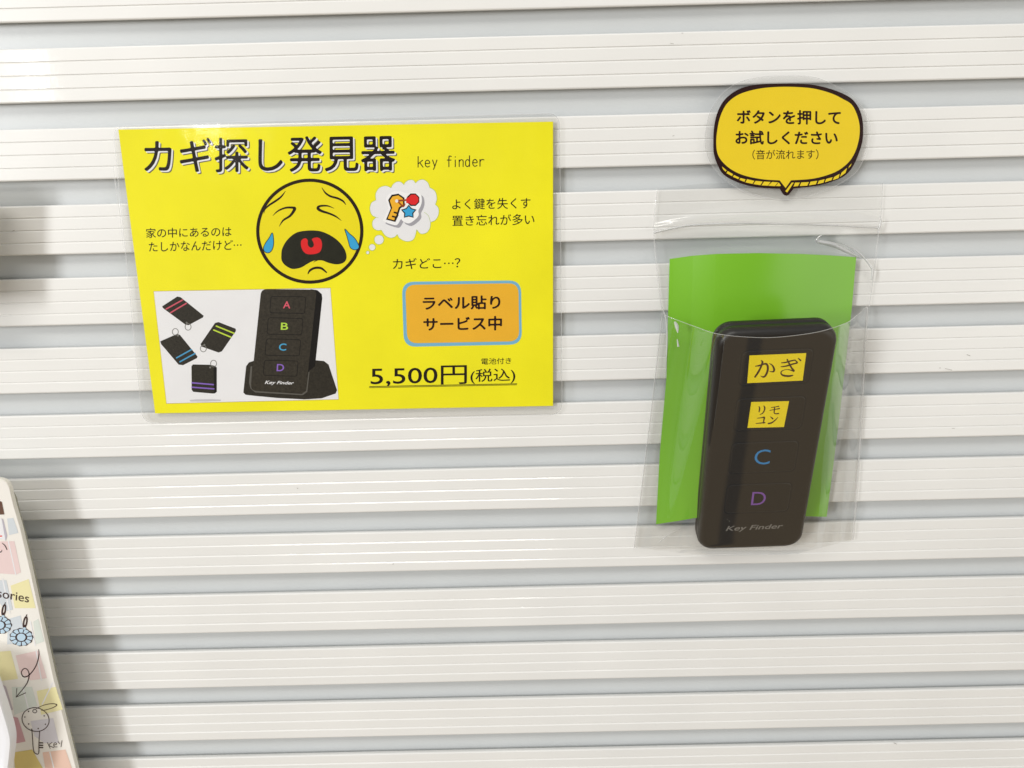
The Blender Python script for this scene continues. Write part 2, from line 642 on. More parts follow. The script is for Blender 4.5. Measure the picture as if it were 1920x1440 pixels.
for ch, x0 in zip('keyfinder', (784, 797, 811, 838.5, 850, 861, 872.5, 886, 899.5)):
    for s in LH[ch]:
        yy = 293.4 - (x0 - 784) * 0.0145
        a.stroke([(x0 + x * 0.92, yy + y) for x, y in s], W, smooth=4)
a.build('subtitle_lettering', M_ink, sign)

# crying face
face = Art(PP, E1).ellipse((581, 433.4), 97.5, 95.5, 72).build('crying_face', M_face, sign)
a = Art(PP, E1 + 2e-5)
a.fat = 1.35
a.ring((581, 433.4), 97.5, 95.5, 4.6, n=80)
a.stroke(c1([(1133, 768), (1140, 738), (1172, 708), (1215, 680), (1255, 650), (1288, 608)]), [.6, 2, 2.6, 2.8, 2.4, .6])
a.stroke(c1([(1550, 583), (1575, 620), (1612, 645), (1665, 660), (1702, 680), (1722, 705)]), [.6, 2.2, 2.8, 2.8, 2.4, .8])
a.stroke(c1([(1197, 785), (1235, 750), (1290, 728), (1340, 727), (1354, 737), (1322, 785), (1272, 818), (1243, 862)]), [.5, 2, 2.6, 3.2, 4.2, 3.2, 2.4, .5], smooth=6)
a.stroke(c1([(1638, 732), (1590, 714), (1535, 716), (1522, 733), (1550, 752), (1600, 768), (1650, 790), (1690, 820)]), [.5, 2, 3, 4, 3.4, 2.8, 2.2, .5], smooth=6)
a.stroke(c1([(1450, 1203), (1465, 1178), (1500, 1161), (1545, 1163), (1583, 1193)]), [1.2, 3, 3.2, 3.2, 1.8])
a.stroke(c1([(1490, 1120), (1520, 1104), (1560, 1103)]), [.4, 1.2, .6])
a.build('face_lines', mat('face_line_ink', lin(36, 22, 8), .5, .12), face)
mouth = Art(PP, E1 + 2e-5).poly(c1([(1258, 1070), (1265, 1020), (1300, 960), (1360, 910), (1430, 893), (1520, 893), (1590, 915), (1660, 960), (1710, 1020), (1728, 1080), (1710, 1120), (1660, 1135), (1600, 1125), (1550, 1107), (1490, 1110), (1440, 1135), (1400, 1158), (1340, 1168), (1290, 1145), (1262, 1110)]), smooth=5)
mouth.build('mouth', mat('mouth_ink', lin(34, 34, 22), .5, .12, noise=.25, nscale=200), face)
Art(PP, E1 + 4e-5).poly(c1([(1400, 970), (1415, 952), (1435, 948), (1448, 962), (1448, 985), (1455, 1005), (1475, 1015), (1492, 1000), (1488, 975), (1478, 955), (1500, 943), (1530, 945), (1548, 970), (1550, 1010), (1535, 1045), (1500, 1060), (1450, 1062), (1420, 1045), (1402, 1010)]), smooth=4).build('tongue', M_red, face)
for pts in ([(1193, 908), (1203, 960), (1200, 1005), (1185, 1040), (1160, 1053), (1135, 1040), (1130, 1015), (1145, 980), (1170, 945)],
            [(1715, 880), (1750, 915), (1785, 945), (1810, 985), (1818, 1010), (1805, 1027), (1780, 1030), (1755, 1015), (1742, 975), (1728, 925)]):
    t = Art(PP, E1 + 4e-5).poly(c1(pts), smooth=4)
    t.build('tear', M_tear, face)
    # outline belongs to the face lines' ink, kept with the tear
    Art(PP, E1 + 6e-5).stroke(c1(pts), 1.3, closed=True).build('tear_outline', M_ink, face)

# thought bubble with keys
lobes = [[(335, 695), (290, 678), (235, 695), (203, 745), (205, 800)], [(445, 668), (420, 645), (385, 643), (352, 665), (335, 695)],
         [(545, 655), (525, 630), (490, 628), (460, 645), (445, 668)], [(668, 695), (650, 650), (610, 624), (570, 632), (545, 655)],
         [(715, 838), (728, 790), (718, 735), (695, 708), (668, 695)], [(675, 990), (715, 972), (742, 925), (742, 870), (715, 838)],
         [(555, 1055), (590, 1090), (640, 1080), (668, 1040), (675, 990)], [(388, 1095), (410, 1130), (470, 1155), (530, 1135), (555, 1055)],
         [(252, 1058), (285, 1105), (330, 1125), (370, 1115), (388, 1095)], [(205, 948), (175, 985), (180, 1035), (215, 1060), (252, 1058)],
         [(205, 800), (165, 825), (153, 880), (172, 930), (205, 948)]]
outl = []
for lb in lobes[::-1]:
    pts = smooth_loop(lb, 4, False)
    outl += pts[:-1]
bub = Art(PP, E1).poly(c2(outl)).ellipse(c2([(232, 1140)])[0], 9, 9, 24).ellipse(c2([(173, 1205)])[0], 6.2, 6.2, 20).ellipse(c2([(135, 1250)])[0], 3.2, 3.2, 16).build('thought_bubble', M_white, sign)
a = Art(PP, E1 + 2e-5)
for lb in lobes:
    a.stroke(c2(lb), .9, smooth=4)
for (c, r) in (((232, 1140), 9), ((173, 1205), 6.2), ((135, 1250), 3.2)):
    a.ring(c2([c])[0], r, r, .9, n=24)
a.stroke(c2([(620, 905), (655, 935), (672, 990)]), .7)
a.stroke(c2([(205, 948), (225, 952)]), .7)
a.build('bubble_outline', M_leaf, bub)
kp = [(340, 755), (398, 745), (450, 780), (452, 845), (415, 872), (398, 925), (400, 930), (372, 988), (292, 968), (332, 872), (310, 800)]
hull = [(300, 770), (345, 730), (410, 725), (470, 742), (530, 728), (585, 745), (600, 800), (590, 850), (570, 890), (572, 930), (545, 965), (490, 1000), (440, 985), (420, 965), (395, 1005), (365, 1015), (275, 985), (272, 960), (310, 870), (292, 800)]
Art(PP, E1 + 3e-5).poly(c2([(x + 22, y + 22) for x, y in hull]), smooth=3).build('sticker_shadow', mat('printed_shadow', lin(160, 158, 165), .6), bub)
Art(PP, E1 + 5e-5).poly(c2(hull), smooth=3).build('sticker_border', mat('sticker_white', lin(243, 242, 242), .5), bub)
a = Art(PP, E1 + 7e-5)
a.poly(c2(kp))
octo = lambda c, r, n=8, ph=.39: [(c[0] + r * math.cos(ph + i * 2 * math.pi / n), c[1] + r * math.sin(ph + i * 2 * math.pi / n)) for i in range(n)]
a.poly(c2(octo((524, 797), 58)))
star = [(487 + (70 if i % 2 == 0 else 42) * math.cos(-math.pi / 2 + .0 + i * math.pi / 5), 902 + (62 if i % 2 == 0 else 40) * math.sin(-math.pi / 2 + i * math.pi / 5)) for i in range(10)]
a.poly(c2(star))
a.build('sticker_outline', M_ink, bub)
Art(PP, E1 + 9e-5).poly(c2([(348, 770), (398, 760), (436, 788), (438, 838), (402, 862), (388, 905), (360, 897), (356, 910), (384, 920), (376, 940), (345, 932), (341, 945), (368, 953), (362, 973), (308, 958), (345, 866), (325, 805)])).build('key_picture', M_gold, bub)
Art(PP, E1 + 11e-5).stroke(c2([(395, 806), (430, 803), (470, 800)]), 3.4).stroke(c2([(395, 812), (425, 845), (440, 855), (452, 835)]), 3.0).build('key_ring_picture', M_brown, bub)
Art(PP, E1 + 13e-5).ellipse(c2([(384, 808)])[0], 3, 3, 16).build('key_hole_picture', M_white, bub)
Art(PP, E1 + 11e-5).poly(c2(octo((526, 797), 47))).poly(c2([(465, 785), (500, 770), (500, 830), (465, 825)])).build('red_charm_picture', M_red, bub)
star2 = [(487 + (56 if i % 2 == 0 else 31) * math.cos(-math.pi / 2 + i * math.pi / 5), 902 + (50 if i % 2 == 0 else 30) * math.sin(-math.pi / 2 + i * math.pi / 5)) for i in range(10)]
Art(PP, E1 + 11e-5).poly(c2(star2)).build('star_charm_picture', M_tear, bub)

# product picture
pq = [(288.3, 546), (619.6, 539.8), (635, 748.8), (312.3, 756.5)]
photo = Art(PP, E1).poly(pq).build('product_picture', M_white, sign)
Art(PP, E1 + 2e-5).stroke(pq, .9, closed=True, smooth=0).build('picture_border', mat('picture_border', lin(178, 150, 60), .5), photo)
Art(PP, E1 + 2e-5).poly(c3([(410, 1103), (470, 1097), (620, 1095), (695, 1100), (690, 1112), (560, 1118), (420, 1117)])).build('picture_smudge', mat('picture_smudge', lin(196, 194, 198), .5), photo)
fobs = [([(165, 260), (300, 172), (330, 178), (538, 345), (532, 360), (402, 430), (372, 424), (170, 275)], [[(200, 285), (348, 203)], [(240, 318), (382, 233)]], (398, 445), (385, 408), lin(205, 75, 95)),
        ([(148, 575), (300, 508), (325, 518), (483, 712), (476, 727), (352, 790), (312, 784), (155, 600)], [[(294, 724), (428, 650)], [(325, 759), (460, 684)]], (283, 490), (307, 523), lin(60, 150, 195)),
        ([(510, 600), (640, 410), (672, 402), (826, 462), (828, 482), (702, 665), (672, 676), (518, 622)], [[(652, 438), (812, 503)], [(628, 473), (784, 538)]], (535, 640), (545, 607), lin(195, 220, 50)),
        ([(428, 800), (440, 783), (590, 786), (640, 796), (656, 812), (656, 1030), (638, 1044), (618, 1045), (445, 1030), (430, 1012)], [[(432, 948), (630, 965)], [(432, 988), (630, 1003)]], (627, 775), (597, 810), lin(130, 95, 190))]
for poly_, stripes, rg, ey, colr in fobs:
    fb = Art(PP, E1 + 3e-5).poly(c3(poly_)).build('key_fob_picture', M_photoblack, photo)
    a = Art(PP, E1 + 5e-5)
    for s in stripes:
        a.stroke(c3(s), 2.5, smooth=0)
    a.build('stripes', mat('fob_stripe', colr, .5), fb)
    Art(PP, E1 + 7e-5).ring(c3([rg])[0], 5.6, 6.2, 1.2, n=24).ellipse(c3([ey])[0], 1.8, 1.8, 12).build('ring', M_photogrey, fb)
    if rg[0] == 627:
        Art(PP, E1 + 5e-5).poly(c3([(628, 800), (655, 812), (655, 1030), (630, 1042)])).build('fob_side', M_photoedge, fb)
rem = Art(PP, E1 + 3e-5)
rem.poly(c3([(895, 1035), (920, 800), (945, 765), (1005, 745), (1300, 742), (1540, 745), (1620, 752), (1662, 785), (1738, 1015), (1725, 1045), (1600, 1088), (1450, 1098), (1200, 1085), (1000, 1066), (915, 1056)]))
rp = rem.build('remote_picture', M_photoblack, photo)
Art(PP, E1 + 5e-5).poly(c3([(1500, 106), (1560, 115), (1600, 150), (1605, 185), (1572, 500), (1540, 800), (1480, 845), (1455, 1000), (1430, 1045), (1300, 1042)])).build('remote_side', M_photoedge, rp)
Art(PP, E1 + 6e-5).poly(c3([(960, 800), (975, 800), (965, 960), (985, 1005), (1005, 1022), (1420, 1048), (1460, 1020), (1482, 850), (1490, 850), (1470, 1030), (1430, 1060), (1000, 1035), (960, 1000), (945, 950)])).build('cradle_edge', mat('photo_soft_edge', lin(86, 82, 74), .5), rp)
Art(PP, E1 + 7e-5).poly(c3(round_quad([(1056, 105), (1556, 110), (1456, 1046), (960, 1018)], 52))).build('remote_face', mat('photo_face_black', lin(52, 47, 38), .5, .12, noise=.35, nscale=700), rp)
a = Art(PP, E1 + 9e-5)
for q in ([(1143, 170), (1456, 175), (1448, 325), (1133, 318)], [(1120, 362), (1432, 370), (1420, 517), (1108, 510)], [(1103, 552), (1412, 560), (1398, 706), (1090, 700)], [(1085, 745), (1388, 752), (1377, 890), (1075, 880)]):
    a.stroke(c3(round_quad(q, 22, 3)), 1.1, closed=True, smooth=0)
a.stroke(c3([(1555, 160), (1540, 300), (1500, 700), (1482, 850)]), .8, smooth=0)
a.build('remote_buttons', M_photoedge, rp)
for ch, (x, y), colr in (('A', (1285, 247), lin(215, 80, 100)), ('B', (1265, 440), lin(180, 215, 60)), ('C', (1248, 627), lin(60, 165, 210)), ('D', (1228, 812), lin(135, 95, 190))):
    Art(PP, E1 + 11e-5).text(ch, c3([(x - 30, y - 33), (x + 36, y - 32), (x + 32, y + 32), (x - 34, y + 31)]), bold=0.012).build('letter', mat('letter_colour', colr, .5), rp)
Art(PP, E1 + 11e-5).text('Key Finder', c3([(1092, 928), (1352, 936), (1348, 972), (1086, 968)]), bold=0.015, shear=.25).build('picture_lettering', M_white, rp)

# service box
box = Art(PP, E1).poly(c4(round_quad([(428, 130), (1448, 117), (1456, 666), (445, 687)], 105))).build('service_box', M_blue, sign)
Art(PP, E1 + 2e-5).poly(c4(round_quad([(456, 155), (1427, 141), (1434, 639), (474, 657)], 88))).build('box_fill', M_orange, box)
a = Art(PP, E1 + 4e-5)
a.text('ラベル貼り', c4([(605, 254), (1272, 243), (1272, 364), (605, 374)]), bold=0.15, rounded=0.024)
a.text('サービス中', c4([(610, 434), (1286, 420), (1286, 546), (612, 553)]), bold=0.15, rounded=0.024)
a.build('box_lettering', M_dkink, box)
a = Art(PP, E1)
a.text('電池付き', c4([(1108, 785), (1365, 778), (1365, 832), (1108, 840)]), bold=.34, rounded=.014)
a.text('5,500円', c4([(160, 858), (985, 843), (985, 1013), (160, 1030)]), bold=.006)
a.text('(税込)', c4([(1015, 880), (1400, 866), (1400, 998), (1015, 1006)]), bold=.006)
a.stroke(c4([(150, 1027), (1412, 1003)]), 1.3, smooth=0)
a.stroke(c4([(150, 1037), (1412, 1012)]), 1.1, smooth=0)
a.build('price_lettering', M_ink, sign)
Art(PP, 0.00042).stroke([(213, 312), (218, 350), (226, 405), (232, 466)], [.6, 1.6, 1.4, .5]).build('film_crease', M_lamedge, sign)

# the clear pouch round it
pouch = round_quad([(212, 237), (1049, 212.5), (1054, 777), (268, 793)], 24)
npch = len(pouch)
lam = Art(PP, 0.00036)
lam.poly(pouch)
lam.build('laminate_film', M_laminate, sign)
Art(PP, -0.0003).poly(pouch).build('laminate_back', film_mat('laminate_back', haze=.06, rough=.2), sign)
Art(PP, 0.0004).stroke(pouch, 1.3, closed=True, smooth=0).build('laminate_edge', M_lamedge, sign)

# ------------------------------------------------------------------ speech bubble sign
PB = wall_plane(0.0040)
c5 = crop(1300, 130, 5.3333)
bs = empty('speech_bubble_sign', PB.at((1478, 260)), 'golden speech bubble sign with black border asking to press the button', 'sign')
outer = [(200, 740), (205, 600), (235, 450), (300, 320), (400, 230), (520, 175), (680, 148), (900, 142), (1100, 145), (1250, 165), (1400, 205), (1520, 255), (1600, 310), (1660, 400), (1690, 500), (1697, 600), (1690, 720), (1650, 850), (1600, 960), (1530, 1050), (1420, 1110), (1250, 1160), (1002, 1192)]
outer2 = [(862, 1192), (720, 1188), (560, 1165), (420, 1120), (300, 1050), (240, 950), (205, 840), (200, 740)]
op = c5(smooth_loop(outer, 4, False)[:] + [(955, 1252), (940, 1262), (915, 1262), (900, 1250)] + smooth_loop(outer2, 4, False)[:-1])
v, f = slab(op, PB, -0.00012, 0.00012)
link('card', v, f, M_dkink, bs)
i1 = [(975, 1110), (1180, 1095), (1330, 1060), (1450, 1010), (1550, 930), (1610, 840), (1645, 740), (1662, 640), (1658, 540), (1630, 440), (1580, 350), (1500, 300), (1390, 245), (1230, 198), (1080, 180), (900, 175), (720, 185), (560, 215), (430, 265), (330, 350), (270, 470), (240, 600), (228, 740), (248, 860), (320, 955), (420, 1025), (540, 1070), (700, 1100), (862, 1110)]
Art(PB, 0.00016).poly(c5(smooth_loop(i1, 4, False) + [(922, 1187)])).build('yellow_panel', M_bubble, bs)
a = Art(PB, 0.00016)
for q in ([(285, 970), (332, 1010), (322, 1024), (297, 1000)], [(342, 1016), (396, 1048), (386, 1068), (330, 1038)], [(406, 1056), (460, 1082), (448, 1098), (395, 1075)],
          [(470, 1086), (522, 1100), (510, 1125), (460, 1105)], [(537, 1098), (610, 1115), (590, 1145), (520, 1130)], [(622, 1115), (692, 1122), (670, 1158), (600, 1147)],
          [(706, 1122), (771, 1126), (745, 1163), (681, 1160)], [(786, 1126), (846, 1129), (815, 1168), (748, 1163)], [(853, 1130), (874, 1160), (868, 1168), (822, 1167)],
          [(1016, 1132), (1064, 1132), (1046, 1167), (1000, 1172)], [(1078, 1131), (1155, 1127), (1138, 1163), (1062, 1167)], [(1170, 1124), (1238, 1114), (1224, 1149), (1155, 1160)],
          [(1255, 1113), (1312, 1098), (1300, 1133), (1240, 1147)], [(1327, 1096), (1392, 1078), (1380, 1108), (1313, 1130)], [(1407, 1076), (1462, 1044), (1450, 1088), (1393, 1108)],
          [(1480, 1034), (1536, 985), (1520, 1035), (1464, 1076)], [(1556, 970), (1582, 938), (1572, 965), (1549, 990)], [(984, 1132), (1004, 1132), (938, 1232), (918, 1218)]):
    a.poly(c5(q))
a.build('yellow_rim_blocks', M_bubble, bs)
a = Art(PB, 0.0002)
a.text('ボタンを押して', c5([(434, 402), (1474, 410), (1474, 556), (434, 548)]), bold=0.15, rounded=0.024)
a.text('お試しください', c5([(420, 610), (1442, 616), (1442, 754), (420, 752)]), bold=0.15, rounded=0.024)
a.text('（音が流れます）', c5([(590, 804), (1250, 800), (1250, 899), (590, 902)]), bold=0.001)
a.build('bubble_lettering', M_dkink, bs)
fo = c5([(115, 740), (125, 600), (170, 420), (300, 230), (480, 120), (700, 75), (950, 65), (1150, 72), (1300, 110), (1500, 210), (1650, 330), (1740, 480), (1765, 600), (1740, 760), (1690, 920), (1610, 1040), (1450, 1150), (1250, 1230), (1100, 1280), (960, 1300), (800, 1290), (560, 1240), (350, 1130), (200, 980), (140, 860)])
fo = smooth_loop(fo, 4)
Art(PB, 0.0004).poly(fo).build('laminate_film', film_mat('bubble_laminate', haze=.004, rough=.14, bump=.10, bscale=20, boost=.4), bs)
Art(PB, -0.0003).poly(fo).build('laminate_back', film_mat('bubble_laminate_back', haze=.10, rough=.2), bs)
Art(PB, 0.00045).stroke(fo, 1.0, closed=True, smooth=0).build('laminate_edge', M_lamedge, bs)


# ------------------------------------------------------------------ green card (bowed) inside the bag
def lerp_path(path, t):
    """point at parameter t (0..1) along a polyline given as (t, x, y)"""
    for (t0, x0, y0), (t1, x1, y1) in zip(path[:-1], path[1:]):
        if t <= t1:
            k = (t - t0) / (t1 - t0)
            return x0 + (x1 - x0) * k, y0 + (y1 - y0) * k
    return path[-1][1:]


def sheet(name, top, bot, left, right, depth, m, parent, nu=48, nv=48, thick=0.0, rim_mat=None):
    """curved sheet between four traced borders, pushed off the wall by depth(u, v)"""
    v = []
    for lay in ((0, thick) if thick else (0,)):
        for j in range(nv + 1):
            for i in range(nu + 1):
                u, w = i / nu, j / nv
                t, b = np.array(lerp_path(top, u)), np.array(lerp_path(bot, u))
                l, r = np.array(lerp_path(left, w)), np.array(lerp_path(right, w))
                c = ((1 - w) * t + w * b + (1 - u) * l + u * r
                     - ((1 - u) * (1 - w) * np.array(top[0][1:]) + u * (1 - w) * np.array(top[-1][1:])
                        + (1 - u) * w * np.array(bot[0][1:]) + u * w * np.array(bot[-1][1:])))
                v.append(wall_plane(depth(u, w, c) - lay).at(c))
    f = []
    N = nu + 1
    for j in range(nv):
        for i in range(nu):
            a = j * N + i
            f.append([a, a + 1, a + N + 1, a + N])
    if thick:
        o = N * (nv + 1)
        f += [[o + q for q in reversed(x)] for x in f[:]]
        rim = [i for i in range(N)] + [j * N + nu for j in range(1, nv + 1)] + [nv * N + i for i in range(nu - 1, -1, -1)] + [j * N for j in range(nv - 1, 0, -1)]
        for a, b in zip(rim, rim[1:] + rim[:1]):
            f.append([a, b, o + b, o + a])
    o = link(name, v, f, m, parent, smooth=not thick)
    if rim_mat:
        o.data.materials.append(rim_mat)
        nr = len(rim)
        for k in range(len(f) - nr, len(f)):
            o.data.polygons[k].material_index = 1
    return o


def interp(x, xs, ys):
    return float(np.interp(x, xs, ys))


def card_depth(u, w, c=None):
    return 0.0045 + 0.0085 * math.sin(math.pi * u) ** 1.2 * (1 - 0.45 * w) + 0.0006 * math.sin(7 * w + 3 * u)


card_path = dict(top=[(0, 1255.5, 485.5), (.12, 1298, 479.5), (.28, 1345, 476), (.47, 1420, 474.5), (.7, 1500, 476), (.85, 1552, 478.5), (1, 1605.5, 482)],
                 bot=[(0, 1230, 983), (.12, 1270, 977), (.25, 1305, 971), (.6, 1420, 966), (1, 1550, 969)],
                 left=[(0, 1255.5, 485.5), (.22, 1252.5, 594), (.48, 1249.5, 708), (.75, 1237, 850), (1, 1230, 983)],
                 right=[(0, 1605.5, 482), (.2, 1597, 580), (.6, 1573, 790), (1, 1550, 969)])
card = sheet('green_card', depth=card_depth, m=M_green, parent=None, thick=0.0006, rim_mat=M_white, **card_path)
card['label'] = 'plain bright green card behind the remote in the clear bag'
card['category'] = 'card'

# ------------------------------------------------------------------ the key finder remote, leaning out at its top
RT, RY, RR = 0.26609, 0.00412, 0.01935
rot = (Matrix.Rotation(RY, 3, 'Z') @ Matrix.Rotation(math.pi / 2 + RT, 3, 'X') @ Matrix.Rotation(RR, 3, 'Z'))
RO = Vector((0.12025, -0.04032, -0.10385))           # centre of the first button, on the face
ex, ey, ez = rot.col[0].copy(), rot.col[1].copy(), rot.col[2].copy()
PR = Plane(RO, ez)


def loc(uv):
    p = PR.at(uv) - RO
    return p.dot(ex), p.dot(ey)


def rpt(x, y, z=0.0):
    return RO + ex * x + ey * y + ez * z


xl = loc((1337, 800))[0]
fx0, fx1 = loc((1341.5, 700))[0], loc((1566, 700))[0]
fx0b, fx1b = loc((1315, 930))[0], loc((1518, 930))[0]
fy1, fy0 = loc((1460, 618))[1], loc((1410, 1031))[1]
print('REMOTE', fx0, fx1, fx0b, fx1b, fy0, fy1)
FX0, FX1 = (fx0 + fx0b) / 2, (fx1 + fx1b) / 2
T = 0.0125
CR = 0.0085


def rrect(x0, x1, y0, y1, r, n=9):
    out = []
    for cx, cy, a0 in ((x1 - r, y1 - r, 0), (x0 + r, y1 - r, 90), (x0 + r, y0 + r, 180), (x1 - r, y0 + r, 270)):
        for k in range(n + 1):
            a = math.radians(a0 + 90 * k / n)
            out.append((cx + r * math.cos(a), cy + r * math.sin(a)))
    return out


remote = empty('remote_control', rpt(0, fy0, -T / 2), 'black key finder remote with two yellow name labels in the clear bag', 'remote control')
levels = [(-T, 0.0022), (-T + .0006, 0.0009), (-T + .0016, 0.0003), (-T * .54, 0.0), (-T * .52, 0.0005), (-T * .49, 0.0005), (-T * .47, 0.0),
          (-.0034, 0.0), (-.0022, 0.0003), (-.0012, 0.0008), (-.0005, 0.0015), (-.00012, 0.0024), (0, 0.0034)]
v, f = [], []
for z, ins in levels:
    v += [rpt(x, y, z) for x, y in rrect(FX0 + ins, FX1 - ins, fy0 + ins, fy1 - ins, CR - ins * .6)]
n = len(v) // len(levels)
for l in range(len(levels) - 1):
    for i in range(n):
        j = (i + 1) % n
        f.append([l * n + i, l * n + j, (l + 1) * n + j, (l + 1) * n + i])
f.append(list(range(n - 1, -1, -1)))
f.append([(len(levels) - 1) * n + i for i in range(n)])
body = link('body', v, f, M_body, remote, smooth=True)
BW, BH, SP = 0.03345, 0.01943, 0.07726 / 3
btn = []
for i in range(4):
    cy = -i * SP
    # dark gap ring then the key cap, a hair proud of the face
    ro = rrect(-BW / 2, BW / 2, cy - BH / 2, cy + BH / 2, .0028, 6)
    ri = rrect(-BW / 2 + 0.0006, BW / 2 - 0.0006, cy - BH / 2 + 0.0006, cy + BH / 2 - 0.0006, .0026, 6)
    rj = rrect(-BW / 2 + .0009, BW / 2 - .0009, cy - BH / 2 + .0009, cy + BH / 2 - .0009, .0023, 6)
    m_ = len(ro)
    b = link('button', [rpt(x, y, .00002) for x, y in ri] + [rpt(x, y, .00016) for x, y in rj],
             [[k, (k + 1) % m_, m_ + (k + 1) % m_, m_ + k] for k in range(m_)] + [list(range(m_, 2 * m_))], M_body, remote)
    link('gap', [rpt(x, y, .00003) for x, y in ro] + [rpt(x, y, .00003) for x, y in ri],
         [[k, (k + 1) % m_, m_ + (k + 1) % m_, m_ + k] for k in range(m_)], M_gap, b)
    btn.append(b)
c6, c7, c8 = crop(1290, 580, 6.0), crop(1180, 680, 3.84), crop(1180, 920, 4.0)
Z1 = .00019


def plabel(q):
    v, f = slab(c6(q), PR, .00017, .0003)
    return link('name_label', v, f, M_labely, remote)


lb = plabel([(690, 517), (1328, 490), (1288, 797), (665, 827)])
a = Art(PR, .00033)
a.fat = 1.3
for p, w in (([(755, 635), (800, 629), (850, 612), (880, 612), (895, 640), (892, 690), (870, 740), (845, 757), (815, 745)], [6, 14, 14, 18, 19, 18, 17, 14, 4]),
             ([(822, 572), (836, 592), (820, 640), (790, 700), (752, 756)], [8, 18, 16, 17, 15]),
             ([(915, 606), (945, 625), (966, 665), (962, 693), (942, 698), (914, 692)], [6, 12, 18, 16, 10, 4]),
             ([(1050, 598), (1100, 592), (1160, 575), (1202, 567)], [8, 12, 12, 11]),
             ([(1046, 642), (1110, 632), (1170, 613), (1224, 600)], [8, 13, 13, 13]),
             ([(1113, 560), (1132, 597), (1160, 650), (1190, 690), (1160, 682), (1120, 673), (1090, 675)], [11, 15, 15, 15, 10, 6, 5]),
             ([(1090, 675), (1055, 690), (1043, 712), (1060, 735), (1100, 745), (1140, 746), (1176, 738)], [5, 8, 11, 15, 17, 16, 10]),
             ([(1203, 568), (1226, 592)], [8, 14]), ([(1238, 547), (1264, 570)], [8, 14])):
    a.stroke(c6(p), [x / 6 for x in w], smooth=5)
a.build('lettering', M_labelink, lb)
lb = plabel([(710, 1040), (1135, 1030), (1077, 1320), (668, 1330)])
a = Art(PR, .00033)
a.fat = 1.3
for p, w in (([(796, 1088), (804, 1108), (798, 1148)], [6, 12, 10]), ([(850, 1082), (861, 1102), (856, 1135), (836, 1165), (805, 1182)], [7, 13, 11, 9, 4]),
             ([(935, 1100), (985, 1093), (1018, 1087)], [6, 7, 10]), ([(918, 1132), (975, 1122), (1026, 1112)], [6, 7, 11]),
             ([(972, 1098), (968, 1140), (968, 1162), (985, 1170), (1016, 1168)], [10, 10, 9, 9, 11]),
             ([(776, 1220), (820, 1216), (856, 1211), (851, 1240), (846, 1276)], [6, 8, 14, 11, 9]), ([(763, 1280), (810, 1275), (862, 1270)], [6, 8, 11]),
             ([(926, 1204), (950, 1225)], [6, 14]), ([(903, 1281), (940, 1271), (980, 1241), (1009, 1211)], [13, 12, 9, 5])):
    a.stroke(c6(p), [x / 6 for x in w], smooth=5)
a.build('lettering', M_labelink, lb)
Art(PR, Z1).text('C', c7([(905, 627), (1018, 622), (1008, 730), (898, 732)]), bold=-.004).build('letter', mat('blue_letter', lin(52, 135, 195), .5), btn[2])
Art(PR, Z1).text('D', c7([(886, 930), (988, 928), (976, 1022), (874, 1024)]), bold=-.004).build('letter', mat('purple_letter', lin(130, 85, 165), .5), btn[3])
Art(PR, .00006).text('Key Finder', c8([(728, 266), (1155, 246), (1149, 293), (719, 314)]), bold=.012, shear=.22).build('lettering', mat('grey_letter', lin(128, 124, 118), .5), remote)
Art(PR, .00006).stroke(c8([(747, 222), (752, 232)]), [.5, .9], smooth=0).stroke(c8([(733, 213), (736, 217)]), .6, smooth=0).build('scratch', M_photogrey, remote)

# ------------------------------------------------------------------ clear bag
bag = empty('clear_bag', wall_plane(0.003).at((1420, 1022)), 'clear plastic bag holding green card and remote, taped flat on the wall', 'bag')


def rear_depth(u, w, c=None):
    ridge = 0.0022 * math.exp(-((w - 0.112 + 0.03 * math.sin(math.pi * u)) / 0.010) ** 2)
    return 0.0016 + ridge + 0.0003 * math.sin(9 * u + 4 * w) + 0.0012 * math.exp(-((u - .78) / .07) ** 2 - ((w - .15) / .03) ** 2)


sheet('rear_sheet', [(0, 1232, 354), (.2, 1310, 345), (.45, 1420, 340), (.75, 1560, 338), (1, 1655, 343)], [(0, 1189, 1027), (.5, 1400, 1032), (1, 1599, 1012)],
      [(0, 1232, 354), (.12, 1226, 435), (.25, 1236, 545), (.33, 1240, 580), (.6, 1222, 760), (1, 1189, 1027)],
      [(0, 1655, 343), (.12, 1649, 430), (.33, 1630, 580), (.6, 1618, 770), (1, 1599, 1012)], rear_depth, M_filmrear, bag, 60, 120)
face_l = lambda w: interp(w, [0, .85, 1], [.315, .30, .31])
face_r = lambda w: interp(w, [0, .85, 1], [.86, .785, .78])


FACE_BOT = 1027


def front_depth(u, w, c):
    # the remote's face carries the sheet; from its edges the film runs straight to the side welds
    row = min(c[1], FACE_BOT)
    yface = -PR.at((c[0], row)).y + 0.0009
    d0 = 0.0028
    ul, ur = face_l(w), face_r(w)
    if c[1] > FACE_BOT:
        yface = d0 + (yface - d0) * max(0.0, 1 - (c[1] - FACE_BOT) / 12)
    if u < ul:
        k = u / ul
        p = d0 + (yface - d0) * (k ** 1.1)
        p += 0.0030 * math.sin(math.pi * k) * math.sin(9.5 * k + 2.2 * w) * (1 - w * .4)
    elif u > ur:
        k = (1 - u) / (1 - ur)
        p = d0 + (yface - d0) * (k ** 1.1)
        p += 0.0022 * math.sin(math.pi * k) * math.sin(10 * k - 2 * w)
    else:
        k = (u - ul) / (ur - ul)
        p = yface + 0.0034 * (1 - (1 - min(k / .42, 1)) ** 2) * min(1, (1 - k) / .25)
    if w < .9 and .1 < u < .9:
        p = max(p, card_depth(min(max((u - .1) / .8, 0), 1), w * .75 + .2) + .0008)
    return p


